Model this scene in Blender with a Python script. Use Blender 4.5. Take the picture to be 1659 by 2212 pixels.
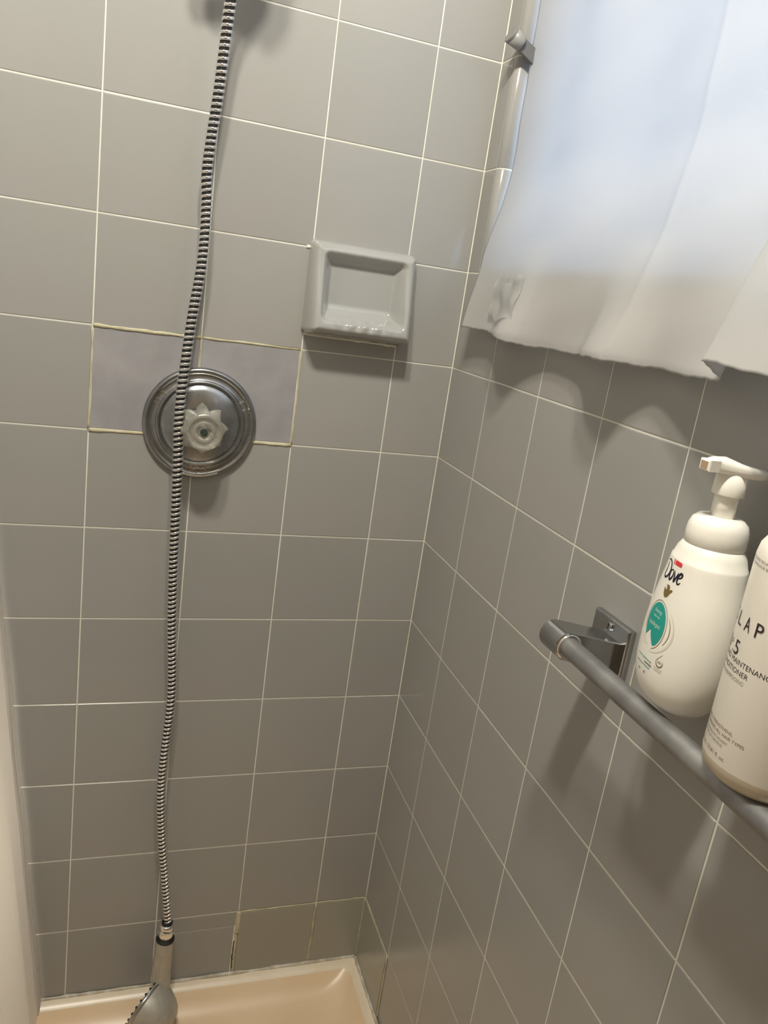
import bpy, bmesh, math, random
from mathutils import Vector, Matrix
R = random.Random(7)
PI = math.pi
for o in list(bpy.data.objects):
    bpy.data.objects.remove(o)
C = bpy.context.scene.collection
scn = bpy.context.scene

# ------------------------------------------------------------------ camera
cam_d = bpy.data.cameras.new('camera')
cam = bpy.data.objects.new('camera', cam_d)
C.objects.link(cam)
scn.camera = cam
cam_d.sensor_fit = 'VERTICAL'
cam_d.sensor_height = 36.0
cam_d.lens = 27.4464
cam_d.clip_start = 0.02
M3 = Matrix(((0.945, -0.0499, -0.3232), (-0.2952, 0.2953, -0.9087), (0.1408, 0.9541, 0.2643)))
q = M3.to_quaternion()
cam.matrix_world = Matrix.Translation((-0.51836, -1.22422, -0.36193)) @ q.to_matrix().to_4x4()

# ------------------------------------------------------------------ world, light, exposure
w = bpy.data.worlds.new('world')
scn.world = w
w.use_nodes = True
bg = w.node_tree.nodes['Background']
bg.inputs[0].default_value = (0.72, 0.83, 1.0, 1)
bg.inputs[1].default_value = 1.2

def light(name, typ, loc, energy, color, **kw):
    d = bpy.data.lights.new(name, typ)
    d.energy = energy
    d.color = color
    for k, v in kw.items():
        setattr(d, k, v)
    o = bpy.data.objects.new(name, d)
    C.objects.link(o)
    o.location = loc
    return o
WARM = (1.0, 0.945, 0.815)
BULBS = [(-0.64, -0.88, 0.75), (-0.48, -0.93, 0.75)]
for i, b in enumerate(BULBS):
    light('bulb_light', 'SPOT', b, 46, WARM, shadow_soft_size=0.05, spot_size=math.radians(172), spot_blend=0.25)
liner_fill = light('liner_fill_light', 'POINT', (-1.08, -0.16, -1.20), 9.5, (1.0, 0.90, 0.76), shadow_soft_size=0.06)  # added fill light low behind the shower curtain, brightens the liner; no real fixture
day = light('daylight', 'AREA', (0.30, -0.58, 0.20), 19.5, (0.37, 0.61, 1.0), shape='RECTANGLE', size=1.8, size_y=1.2)
day.rotation_euler = (0, math.radians(90), 0)      # shines towards -x through the window
scn.view_settings.view_transform = 'Standard'
scn.view_settings.look = 'None'
scn.view_settings.gamma = 1
scn.view_settings.use_curve_mapping = False
scn.view_settings.exposure = 0.0

# ------------------------------------------------------------------ materials
def srgb(r, g, b):
    f = lambda c: (c / 255 / 12.92) if c / 255 <= 0.04045 else ((c / 255 + 0.055) / 1.055) ** 2.4
    return (f(r), f(g), f(b), 1)

def mat(name, col, rough=0.5, metal=0.0, var=0.0, bump=0.0, bscale=40, mottle=None, mscale=8, rvar=0.0, **kw):
    m = bpy.data.materials.new(name)
    m.use_nodes = True
    nt = m.node_tree
    b = nt.nodes['Principled BSDF']
    b.inputs['Base Color'].default_value = col
    b.inputs['Roughness'].default_value = rough
    b.inputs['Metallic'].default_value = metal
    for k, v in kw.items():
        b.inputs[k].default_value = v
    src = None
    tc = nt.nodes.new('ShaderNodeTexCoord')
    if mottle:
        n = nt.nodes.new('ShaderNodeTexNoise')
        n.inputs['Scale'].default_value = mscale
        n.inputs['Detail'].default_value = 5
        nt.links.new(tc.outputs['Object'], n.inputs['Vector'])
        mx = nt.nodes.new('ShaderNodeMix')
        mx.data_type = 'RGBA'
        rp = nt.nodes.new('ShaderNodeMapRange')
        rp.inputs[1].default_value = 0.35
        rp.inputs[2].default_value = 0.65
        nt.links.new(n.outputs['Fac'], rp.inputs[0])
        nt.links.new(rp.outputs[0], mx.inputs['Factor'])
        mx.inputs['A'].default_value = col
        mx.inputs['B'].default_value = mottle
        src = mx.outputs['Result']
        nt.links.new(src, b.inputs['Base Color'])
        if rvar:
            rr = nt.nodes.new('ShaderNodeMapRange')
            rr.inputs[3].default_value = rough
            rr.inputs[4].default_value = rough + rvar
            nt.links.new(n.outputs['Fac'], rr.inputs[0])
            nt.links.new(rr.outputs[0], b.inputs['Roughness'])
    if var:
        oi = nt.nodes.new('ShaderNodeObjectInfo')
        mr = nt.nodes.new('ShaderNodeMapRange')
        mr.inputs[3].default_value = 1 - var
        mr.inputs[4].default_value = 1 + var
        nt.links.new(oi.outputs['Random'], mr.inputs[0])
        hs = nt.nodes.new('ShaderNodeHueSaturation')
        nt.links.new(mr.outputs[0], hs.inputs['Value'])
        if src:
            nt.links.new(src, hs.inputs['Color'])
        else:
            hs.inputs['Color'].default_value = col
        nt.links.new(hs.outputs[0], b.inputs['Base Color'])
    if bump:
        n2 = nt.nodes.new('ShaderNodeTexNoise')
        n2.inputs['Scale'].default_value = bscale
        n2.inputs['Detail'].default_value = 3
        nt.links.new(tc.outputs['Object'], n2.inputs['Vector'])
        bp = nt.nodes.new('ShaderNodeBump')
        bp.inputs['Strength'].default_value = bump
        bp.inputs['Distance'].default_value = 0.001
        nt.links.new(n2.outputs['Fac'], bp.inputs['Height'])
        nt.links.new(bp.outputs[0], b.inputs['Normal'])
    return m

M = {}
M['tile'] = mat('gray_glaze', (0.333, 0.336, 0.322, 1), 0.2, var=0.035, bump=0.10, bscale=14,
                mottle=(0.345, 0.338, 0.326, 1), mscale=5, **{'Specular IOR Level': 0.42})
M['tile2'] = mat('lavender_glaze', (0.370, 0.362, 0.378, 1), 0.22, mottle=(0.300, 0.294, 0.312, 1), mscale=16, bump=0.1, bscale=14)
M['tile3'] = mat('olive_glaze', (0.34, 0.335, 0.295, 1), 0.22, var=0.03, bump=0.1, bscale=14)
M['grout'] = mat('grout', (0.82, 0.82, 0.77, 1), 0.8, mottle=(0.72, 0.70, 0.60, 1), mscale=9)
M['grout_old'] = mat('old_grout', (0.62, 0.58, 0.42, 1), 0.85, mottle=(0.45, 0.40, 0.26, 1), mscale=45, bump=0.5, bscale=250)
M['dark_gap'] = mat('dark_gap', (0.06, 0.045, 0.03, 1), 0.9)
M['ceramic'] = mat('dish_glaze', (0.375, 0.38, 0.37, 1), 0.12, bump=0.05, bscale=10, **{'Coat Weight': 0.8, 'Coat Roughness': 0.05})
M['chrome'] = mat('worn_chrome', (0.50, 0.51, 0.52, 1), 0.13, 1.0, mottle=(0.40, 0.40, 0.40, 1), mscale=30, rvar=0.18, bump=0.05, bscale=60)
M['chrome_hose'] = mat('hose_chrome', (0.86, 0.86, 0.87, 1), 0.16, 1.0)
M['plate'] = mat('spotted_chrome', (0.40, 0.42, 0.45, 1), 0.17, 1.0, mottle=(0.29, 0.30, 0.31, 1), mscale=35, rvar=0.25, bump=0.1, bscale=90)
M['bar'] = mat('filmed_steel', (0.24, 0.24, 0.25, 1), 0.34, 0.75, mottle=(0.36, 0.36, 0.355, 1), mscale=28, rvar=0.25, bump=0.12, bscale=110)
M['black'] = mat('black_rubber', (0.008, 0.007, 0.007, 1), 0.6)
M['screw'] = mat('tarnished_screw', (0.03, 0.06, 0.05, 1), 0.4, 0.6, mottle=(0.12, 0.16, 0.14, 1), mscale=300)
M['acrylic'] = mat('frosted_acrylic', (0.86, 0.84, 0.75, 1), 0.25, bump=0.1, bscale=60, **{'Transmission Weight': 0.8, 'IOR': 1.45})
M['handset'] = mat('handset_satin', (0.50, 0.48, 0.43, 1), 0.38, 0.45, mottle=(0.42, 0.40, 0.35, 1), mscale=60, rvar=0.15)
M['pan'] = mat('pan_beige', (0.80, 0.62, 0.43, 1), 0.32, mottle=(0.77, 0.585, 0.39, 1), mscale=9, bump=0.1, bscale=50)
M['pan_rim'] = mat('pan_rim', (0.84, 0.74, 0.60, 1), 0.3, mottle=(0.78, 0.67, 0.52, 1), mscale=14, bump=0.1, bscale=50)
M['caulk'] = mat('caulk', (0.70, 0.66, 0.58, 1), 0.5, mottle=(0.42, 0.38, 0.30, 1), mscale=60, bump=0.8, bscale=160)
M['wall_paint'] = mat('cream_paint', (0.36, 0.27, 0.17, 1), 0.6, bump=0.1, bscale=80)
M['ceiling'] = mat('ceiling_paint', (0.36, 0.35, 0.33, 1), 0.7)
M['floor'] = mat('bath_floor', (0.18, 0.15, 0.12, 1), 0.5, mottle=(0.15, 0.13, 0.10, 1), mscale=6)
M['frame'] = mat('window_vinyl', (0.75, 0.76, 0.77, 1), 0.4)
M['white_pl'] = mat('white_plastic', (0.92, 0.895, 0.83, 1), 0.28, **{'Subsurface Weight': 0.15, 'Subsurface Radius': (0.01, 0.008, 0.006)})
M['cream_pl'] = mat('cream_plastic', (0.90, 0.86, 0.78, 1), 0.36)
M['cream_dk'] = mat('cream_band', (0.62, 0.55, 0.42, 1), 0.3)
M['tan'] = mat('nozzle_tan', (0.42, 0.30, 0.20, 1), 0.6)
M['teal'] = mat('teal_print', srgb(30, 160, 150), 0.4)
M['navy'] = mat('navy_print', (0.008, 0.008, 0.025, 1), 0.4)
M['gold'] = mat('gold_print', srgb(120, 100, 55), 0.4)
M['red'] = mat('red_print', srgb(225, 60, 70), 0.4)
M['pale'] = mat('pale_print', srgb(225, 240, 232), 0.5)
M['greyp'] = mat('grey_print', srgb(150, 143, 130), 0.5)
M['inkd'] = mat('ink_print', srgb(48, 34, 38), 0.5)
M['inkb'] = mat('brown_print', srgb(130, 100, 88), 0.5)
M['silver'] = mat('silver_print', srgb(222, 217, 205), 0.3)
M['hookg'] = mat('hook_gray', (0.20, 0.20, 0.195, 1), 0.5)
M['hookl'] = mat('hook_collar', (0.30, 0.30, 0.29, 1), 0.4)
M['hookd'] = mat('hook_arm', (0.15, 0.15, 0.155, 1), 0.45)

def vinyl(name, col, trans, transp=0.06, rough=0.35):
    m = bpy.data.materials.new(name)
    m.use_nodes = True
    nt = m.node_tree
    for n in list(nt.nodes):
        nt.nodes.remove(n)
    out = nt.nodes.new('ShaderNodeOutputMaterial')
    d = nt.nodes.new('ShaderNodeBsdfDiffuse')
    t = nt.nodes.new('ShaderNodeBsdfTranslucent')
    g = nt.nodes.new('ShaderNodeBsdfGlossy')
    tp = nt.nodes.new('ShaderNodeBsdfTransparent')
    d.inputs[0].default_value = col
    t.inputs[0].default_value = col
    g.inputs['Roughness'].default_value = rough
    tc = nt.nodes.new('ShaderNodeTexCoord')
    n2 = nt.nodes.new('ShaderNodeTexNoise')
    n2.inputs['Scale'].default_value = 14
    n2.inputs['Detail'].default_value = 4
    nt.links.new(tc.outputs['Object'], n2.inputs['Vector'])
    bp = nt.nodes.new('ShaderNodeBump')
    bp.inputs['Strength'].default_value = 0.15
    bp.inputs['Distance'].default_value = 0.003
    nt.links.new(n2.outputs['Fac'], bp.inputs['Height'])
    nt.links.new(bp.outputs[0], d.inputs['Normal'])
    nt.links.new(bp.outputs[0], g.inputs['Normal'])
    a = nt.nodes.new('ShaderNodeMixShader')
    a.inputs[0].default_value = trans
    nt.links.new(d.outputs[0], a.inputs[1])
    nt.links.new(t.outputs[0], a.inputs[2])
    b = nt.nodes.new('ShaderNodeMixShader')
    b.inputs[0].default_value = transp
    nt.links.new(a.outputs[0], b.inputs[1])
    nt.links.new(tp.outputs[0], b.inputs[2])
    c = nt.nodes.new('ShaderNodeMixShader')
    c.inputs[0].default_value = 0.03
    nt.links.new(b.outputs[0], c.inputs[1])
    nt.links.new(g.outputs[0], c.inputs[2])
    nt.links.new(c.outputs[0], out.inputs[0])
    return m
M['vinyl'] = vinyl('white_vinyl', (0.69, 0.685, 0.68, 1), 0.5, 0.03)
M['liner'] = vinyl('liner_vinyl', (0.84, 0.82, 0.79, 1), 0.5, 0.0)
M['tape'] = vinyl('clear_film', (0.64, 0.64, 0.635, 1), 0.45, 0.45, 0.15)
def glass_mat():
    m = bpy.data.materials.new('frosted_glass')
    m.use_nodes = True
    b = m.node_tree.nodes['Principled BSDF']
    b.inputs['Base Color'].default_value = (0.95, 0.97, 1, 1)
    b.inputs['Roughness'].default_value = 0.35
    b.inputs['Transmission Weight'].default_value = 1
    b.inputs['IOR'].default_value = 1.05
    return m
M['glass'] = glass_mat()
def emis(name, col, s):
    m = bpy.data.materials.new(name)
    m.use_nodes = True
    b = m.node_tree.nodes['Principled BSDF']
    b.inputs['Base Color'].default_value = col
    b.inputs['Emission Color'].default_value = col
    b.inputs['Emission Strength'].default_value = s
    return m

# ------------------------------------------------------------------ helpers
def mesh(name, vs, fs, smooth=False):
    me = bpy.data.meshes.new(name)
    me.from_pydata([tuple(v) for v in vs], [], fs)
    if smooth:
        me.polygons.foreach_set('use_smooth', [True] * len(me.polygons))
    me.update()
    return me

def obj(name, me, m, parent=None, loc=None, smooth=None):
    if isinstance(me, tuple):
        me = mesh(name, me[0], me[1], bool(smooth))
    o = bpy.data.objects.new(name, me)
    C.objects.link(o)
    if m is not None and not me.materials:
        me.materials.append(M[m] if isinstance(m, str) else m)
    if parent is not None:
        o.parent = parent
    if loc is not None:
        o.location = loc
    return o

def empty(name, loc=(0, 0, 0)):
    o = bpy.data.objects.new(name, None)
    o.empty_display_size = 0.03
    C.objects.link(o)
    o.location = loc
    return o

def tag(o, label=None, cat=None, kind=None, group=None):
    if label: o['label'] = label
    if cat: o['category'] = cat
    if kind: o['kind'] = kind
    if group: o['group'] = group
    return o

def join(*parts):
    vs, fs = [], []
    for v, f in parts:
        n = len(vs)
        vs += list(v)
        fs += [tuple(i + n for i in g) for g in f]
    return vs, fs

def box(x0, x1, y0, y1, z0, z1):
    vs = [(x, y, z) for x in (x0, x1) for y in (y0, y1) for z in (z0, z1)]
    fs = [(0, 1, 3, 2), (4, 6, 7, 5), (0, 4, 5, 1), (2, 3, 7, 6), (0, 2, 6, 4), (1, 5, 7, 3)]
    return vs, fs

def loft(rings, cap0=True, cap1=True, close=True):
    n = len(rings[0])
    vs = [v for r in rings for v in r]
    fs = []
    for i in range(len(rings) - 1):
        for j in range(n if close else n - 1):
            k = (j + 1) % n
            fs.append((i * n + j, i * n + k, (i + 1) * n + k, (i + 1) * n + j))
    if cap0: fs.append(tuple(reversed(range(n))))
    if cap1: fs.append(tuple((len(rings) - 1) * n + j for j in range(n)))
    return vs, fs

def lathe_y(prof, cx, cz, n=64, cap0=True, cap1=True):
    """profile of (radius, height off the back wall); axis points out of the wall (-y)"""
    rings = [[(cx + r * math.cos(2 * PI * j / n), -h, cz + r * math.sin(2 * PI * j / n)) for j in range(n)] for r, h in prof]
    return loft(rings, cap0, cap1)

def lathe_z(prof, n=48, cx=0, cy=0, cap0=True, cap1=True):
    rings = [[(cx + r * math.cos(2 * PI * j / n), cy + r * math.sin(2 * PI * j / n), h) for j in range(n)] for r, h in prof]
    return loft(rings, cap0, cap1)

def frame_of(t, up=Vector((0, -1, 0))):
    t = t.normalized()
    a = up - t * up.dot(t)
    if a.length < 1e-4:
        a = Vector((1, 0, 0)) - t * t.x
    a.normalize()
    return t, a, t.cross(a)

def tube(pts, rad, n=16, cap=True):
    pts = [Vector(p) for p in pts]
    rings = []
    for i, p in enumerate(pts):
        t = pts[min(i + 1, len(pts) - 1)] - pts[max(i - 1, 0)]
        t, a, b = frame_of(t)
        r = rad[i] if isinstance(rad, (list, tuple)) else rad
        rings.append([p + (a * math.cos(2 * PI * j / n) + b * math.sin(2 * PI * j / n)) * r for j in range(n)])
    return loft(rings, cap, cap)

def catmull(P, per=12):
    P = [Vector(p) for p in P]
    out = []
    for i in range(len(P) - 1):
        p0, p1, p2, p3 = P[max(i - 1, 0)], P[i], P[i + 1], P[min(i + 2, len(P) - 1)]
        for k in range(per):
            t = k / per
            out.append(0.5 * ((2 * p1) + (p2 - p0) * t + (2 * p0 - 5 * p1 + 4 * p2 - p3) * t * t + (3 * p1 - p0 - 3 * p2 + p3) * t ** 3))
    out.append(P[-1])
    return out

def lerp_tab(tab, x):
    """smooth piecewise interpolation of a table [(x, v), ...]"""
    if x <= tab[0][0]: return tab[0][1]
    for (a, va), (b, vb) in zip(tab, tab[1:]):
        if x <= b:
            t = (x - a) / (b - a)
            t = t * t * (3 - 2 * t)
            return va + (vb - va) * t
    return tab[-1][1]

def text2d(s, sub=0):
    """flat outline mesh of a string, unit size, as (verts, faces)"""
    cu = bpy.data.curves.new('t', 'FONT')
    cu.body = s
    cu.size = 1
    cu.resolution_u = 3
    o = bpy.data.objects.new('t', cu)
    C.objects.link(o)
    dg = bpy.context.evaluated_depsgraph_get()
    me = bpy.data.meshes.new_from_object(o.evaluated_get(dg))
    vs = [(v.co.x, v.co.y) for v in me.vertices]
    fs = [tuple(p.vertices) for p in me.polygons]
    bpy.data.objects.remove(o)
    bpy.data.curves.remove(cu)
    bpy.data.meshes.remove(me)
    return vs, fs

def fit_text(s, x0, x1, y0, h, shear=0.0):
    """string scaled so it spans x0..x1 with cap height h on baseline y0"""
    vs, fs = text2d(s)
    a = min(v[0] for v in vs); b = max(v[0] for v in vs)
    return [(x0 + (x - a) / (b - a) * (x1 - x0) + shear * y * h / 0.69, y0 + y * h / 0.69) for x, y in vs], fs

def stroke2d(pts, wd):
    """ribbon along a 2-D polyline with per-point width"""
    vs, fs = [], []
    n = len(pts)
    for i, (x, y) in enumerate(pts):
        a = pts[max(i - 1, 0)]; b = pts[min(i + 1, n - 1)]
        dx, dy = b[0] - a[0], b[1] - a[1]
        L = math.hypot(dx, dy) or 1
        ww = (wd[i] if isinstance(wd, (list, tuple)) else wd) / 2
        vs += [(x - dy / L * ww, y + dx / L * ww), (x + dy / L * ww, y - dx / L * ww)]
    for i in range(n - 1):
        fs.append((2 * i, 2 * i + 1, 2 * i + 3, 2 * i + 2))
    return vs, fs

def smooth2d(P, per=6):
    return [(v.x, v.y) for v in catmull([(a, b, 0) for a, b in P], per)]

# ================================================================== the setting
P = 0.1535          # tile pitch
G = 0.0019          # joint width
A0 = 0.1043         # first (cut) column on the back wall
B0 = 0.1478         # first column on the right wall
ZT = -1.682         # top of the shower pan rim
CEIL = 0.95
JY, JY2 = -0.0435, -1.10        # window opening along the right wall
SZ, HZ = -0.307, 0.614          # window sill and head

wall_back = tag(obj('wall_back', box(-2.2, 0.14, 0.0007, 0.06, -1.85, CEIL), 'grout'), kind='structure')
wr = join(box(0.0007, 0.14, -1.42, 0.0007, -1.85, SZ - 0.002),
          box(0.0007, 0.14, JY, 0.0007, SZ - 0.002, CEIL),
          box(0.0125, 0.14, JY - 0.011, JY, SZ - 0.002, CEIL),
          box(0.0007, 0.14, -1.42, JY2, SZ - 0.002, CEIL),
          box(0.0007, 0.14, JY2, JY - 0.011, HZ, CEIL))
wall_right = tag(obj('wall_right', wr, 'grout'), kind='structure')
wall_left = tag(obj('wall_left', box(-2.26, -2.2, -2.6, 0.0, -1.85, CEIL), 'wall_paint'), kind='structure')
wall_front = tag(obj('wall_front', box(-2.26, 0.14, -2.66, -2.6, -1.85, CEIL), 'wall_paint'), kind='structure')
tag(obj('wall_right_rear', box(0.0, 0.14, -2.6, -1.42, -1.85, CEIL), 'wall_paint'), kind='structure').name = 'wall_rear'
tag(obj('ceiling', box(-2.26, 0.14, -2.66, 0.06, CEIL, CEIL + 0.05), 'ceiling'), kind='structure')
tag(obj('floor', box(-2.26, 0.14, -2.66, 0.06, -1.86, -1.80), 'floor'), kind='structure')

tile_cache = {}
def tile_mesh(wd, ht, mname, proud, bev):
    key = (round(wd, 4), round(ht, 4), mname, proud, bev)
    if key in tile_cache: return tile_cache[key]
    a, b = wd / 2, ht / 2
    def ring(i, d):
        return [(-a + i, d, -b + i), (a - i, d, -b + i), (a - i, d, b - i), (-a + i, d, b - i)]
    rings = [ring(0, 0.0015), ring(0, -proud + bev * 0.55), ring(bev * 0.35, -proud + bev * 0.16), ring(bev, -proud)]
    vs, fs = loft(rings, False, True)
    me = mesh('tile', vs, fs)
    me.materials.append(M[mname])
    tile_cache[key] = me
    return me

def tile(wall, side, u0, u1, z0, z1, mname='tile', proud=0.0, bev=0.0012, gap=G, name='tile', tilt=0.0011, gaps=None):
    """u runs away from the corner: -x on the back wall, -y on the right wall"""
    g = gaps or (gap, gap, gap, gap)     # near corner, far, bottom, top
    ua, ub = u0 + g[0] / 2, u1 - g[1] / 2
    za, zb = z0 + g[2] / 2, z1 - g[3] / 2
    me = tile_mesh(ub - ua, zb - za, mname, proud, bev)
    o = bpy.data.objects.new(name, me)
    C.objects.link(o)
    o.parent = wall
    c = ((ua + ub) / 2, (za + zb) / 2)
    rx, rz = R.uniform(-tilt, tilt), R.uniform(-tilt, tilt)
    if side == 'back':
        o.location = (-c[0], 0, c[1])
        o.rotation_euler = (rx, 0, rz)
    elif side == 'right':
        o.location = (0, -c[0], c[1])
        o.rotation_euler = (rx, 0, -PI / 2 + rz)
    return o

cols_back = [0, A0] + [A0 + P * k for k in range(1, 6)]
rows = [k * -P for k in range(-6, 11)] + [ZT]
for r in range(len(rows) - 1):
    zt, zb = rows[r], rows[r + 1]
    for c in range(len(cols_back) - 1):
        u0, u1 = cols_back[c], cols_back[c + 1]
        k = r - 6
        if zt > CEIL: continue
        if k == 2 and c == 1:       # the soap dish takes this place; a cut strip is left under it
            tile(wall_back, 'back', u0, u1, zb, -0.4335, bev=0.0009)
            continue
        if k == 3 and c in (2, 3):   # replaced tiles round the valve, raked joints
            tile(wall_back, 'back', u0, u1, zb, zt, 'tile2', proud=-0.0002, gaps=(0.0035, 0.0035, 0.0055, 0.0055 if c == 3 else 0.004))
            continue
        if k == 10 and c in (0, 1):
            tile(wall_back, 'back', u0, u1, zb, zt, 'tile3', proud=0.002, gaps=(0.0045, 0.0055, 0.001, 0.004), bev=0.0016)
            continue
        if k == 10 and c == 2:      # broken tile
            tile(wall_back, 'back', u0 + 0.003, u1, zt - 0.034, zt, gaps=(G, G, 0.0008, G))
            tile(wall_back, 'back', u0 + 0.004, u1, zb, zt - 0.034, gaps=(0.004, G, 0.001, 0.0008), tilt=0.003)
            continue
        tile(wall_back, 'back', u0, u1, zb, zt)
cols_right = [0, B0] + [B0 + P * k for k in range(1, 9)]
for r in range(len(rows) - 1):
    zt, zb = rows[r], rows[r + 1]
    k = r - 6
    for c in range(len(cols_right) - 1):
        u0, u1 = cols_right[c], min(cols_right[c + 1], 1.40)
        if k < 2:
            if zt > HZ + 0.01:
                pass
            if c == 0:
                tile(wall_right, 'right', 0, -JY, zb, zt)
                continue
            if u0 < -JY2 - 0.02 and zb < HZ - 0.02:
                continue
        if k == 10 and c == 0:
            tile(wall_right, 'right', u0, u1, zb, zt, 'tile3', proud=0.003, gaps=(0.0045, 0.0055, 0.001, 0.0035), bev=0.0016)
            continue
        tile(wall_right, 'right', u0, u1, zb, zt)

# thick old grout beads around the replaced tiles
def bead(name, pts, rad, mname, parent, n=7, jit=0.0006, flat='y', sq=0.55):
    pts = catmull(pts, 10)
    vs = []
    rings = []
    for i, p in enumerate(pts):
        t = pts[min(i + 1, len(pts) - 1)] - pts[max(i - 1, 0)]
        upv = Vector((0, -1, 0)) if flat == 'y' else Vector((-1, 0, 0))
        t, a, b = frame_of(t, upv)
        r = rad * R.uniform(0.7, 1.25)
        off = b * R.uniform(-jit, jit)
        rings.append([p + off + a * math.cos(2 * PI * j / n) * r * sq + b * math.sin(2 * PI * j / n) * r for j in range(n)])
    return obj(name, loft(rings), mname, parent, smooth=True)
def xb(u, z, y=-0.0002): return (-u, y, z)
u2, u3, u4 = A0 + P, A0 + 2 * P, A0 + 3 * P
z3, z4 = -3 * P, -4 * P
bead('grout_bead', [xb(u2, z3), xb(u3, z3)], 0.0016, 'grout_old', wall_back)
bead('grout_bead', [xb(u3, z3), xb(u3 + .05, z3 - .0006), xb(u4, z3)], 0.0026, 'grout_old', wall_back, jit=0.0005)
bead('grout_bead', [xb(u2, z4), xb(u2 + .09, z4), xb(u4, z4)], 0.0026, 'grout_old', wall_back)
bead('grout_bead', [xb(u4, z3), xb(u4, z4)], 0.0016, 'grout_old', wall_back)
bead('grout_bead', [xb(u3, z3), xb(u3, z4)], 0.0015, 'grout_old', wall_back)
bead('grout_bead', [xb(u2, z3), xb(u2, z4)], 0.0014, 'grout_old', wall_back)
z10 = -10 * P
bead('grout_bead', [xb(0.002, z10, -.001), xb(A0, z10, -.001), xb(u2, z10, -.001)], 0.0018, 'grout_old', wall_back)
bead('grout_bead', [xb(A0, z10, -.001), xb(A0 + .001, ZT, -.001)], 0.0022, 'grout_old', wall_back)
bead('grout_bead', [xb(u2 - .001, z10, -.001), xb(u2 - .001, z10 - .05, -.001)], 0.0042, 'grout_old', wall_back, jit=0.001)
bead('grout_bead', [xb(u2, z10 - .05, -.001), xb(u2, ZT, -.001)], 0.0024, 'grout_old', wall_back)
bead('crack', [xb(u2 + .0028, z10 - .07, -.0004), xb(u2 + .0035, z10 - .10, -.0004), xb(u2 + .003, ZT, -.0004)], 0.0011, 'dark_gap', wall_back)
bead('grout_bead', [(-.0016, -.0016, z10), (-.0018, -.0018, z10 - .07), (-.0016, -.0016, ZT)], 0.0022, 'grout_old', wall_back)
bead('grout_bead', [(-.001, 0, z10), (-.0012, -B0, z10)], 0.0017, 'grout_old', wall_right, flat='x')
bead('grout_bead', [(-.001, -B0, z10), (-.001, -B0 - .001, ZT)], 0.0026, 'grout_old', wall_right, flat='x')

# window reveal: bullnose tiles on the jamb and the sill, plain tiles behind them
def bull_profile():
    r = 0.011
    pr = [(0.0, 0.0)]
    for i in range(7):
        a = i / 6 * PI / 2
        pr.append((r - r * math.cos(a), 0.0012 + r * math.sin(a)))
    pr.append((0.099, 0.0012 + r))
    return pr            # (x into the wall, distance past the tile edge)
BP = bull_profile()
def bullnose(z0, z1, parent, side):
    z0 += G / 2; z1 -= G / 2
    rings = []
    if side == 'jamb':
        for z, s in ((z0, 0.0007), (z0 + 0.0012, 0), (z1 - 0.0012, 0), (z1, 0.0007)):
            rings.append([(x + s * 0.7, JY - 0.0005 - d + s, z) for x, d in BP])
    elif side == 'far_jamb':
        for z, s in ((z0, 0.0007), (z0 + 0.0012, 0), (z1 - 0.0012, 0), (z1, 0.0007)):
            rings.append([(x + s * 0.7, JY2 + d - 0.012 - s, z) for x, d in BP])
    else:
        for y, s in ((z0, 0.0007), (z0 + 0.0012, 0), (z1 - 0.0012, 0), (z1, 0.0007)):
            rings.append([(x + s * 0.7, y, SZ + 0.0002 + d - s) for x, d in BP])
    vs, fs = loft(rings, False, False, close=False)
    return obj('bullnose_tile', (vs, fs), 'tile', parent, smooth=True)
for r in range(len(rows) - 1):
    zt, zb = rows[r], rows[r + 1]
    if zb >= SZ - 0.01 and zt <= HZ + 0.01:
        bullnose(zb, zt, wall_right, 'jamb')
        bullnose(zb, zt, wall_right, 'far_jamb')
for c in range(7):
    y1 = JY - 0.011 - P * c
    y0 = max(y1 - P, JY2 + 0.001)
    if y1 - y0 > 0.02:
        bullnose(y0, y1, wall_right, 'sill')
FP = [(x + .0008, d + .0008) for x, d in BP]
for side, ring in (('jamb', lambda z: [(x, JY - .0005 - d + .0016, z) for x, d in FP]), ('far_jamb', lambda z: [(x, JY2 + d - .0136, z) for x, d in FP])):
    obj('joint_filler', loft([ring(SZ), ring(HZ)], False, False, close=False), 'grout', wall_right)
obj('joint_filler', loft([[(x, y, SZ + d - .0014) for x, d in FP] for y in (JY2, JY - .011)], False, False, close=False), 'grout', wall_right)
win = empty('window_1', (0.10, (JY + JY2) / 2, (SZ + HZ) / 2))
tag(win, kind='structure')
def lc(x0, x1, y0, y1, z0, z1):
    l = win.location
    return box(x0 - l[0], x1 - l[0], y0 - l[1], y1 - l[1], z0 - l[2], z1 - l[2])
obj('window_frame', join(lc(.095, .125, JY2, JY2 + .045, SZ, HZ), lc(.095, .125, JY - .056, JY - .011, SZ, HZ),
                         lc(.095, .125, JY2, JY - .011, SZ, SZ + .030), lc(.095, .125, JY2, JY - .011, HZ - .04, HZ),
                         lc(.099, .121, JY2, JY - .011, .13, .165)), 'frame', win)
obj('pane', lc(.108, .112, JY2 + .04, JY - .05, SZ + .026, .135), 'glass', win)
obj('pane', lc(.108, .112, JY2 + .04, JY - .05, .16, HZ - .035), 'glass', win)

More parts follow.
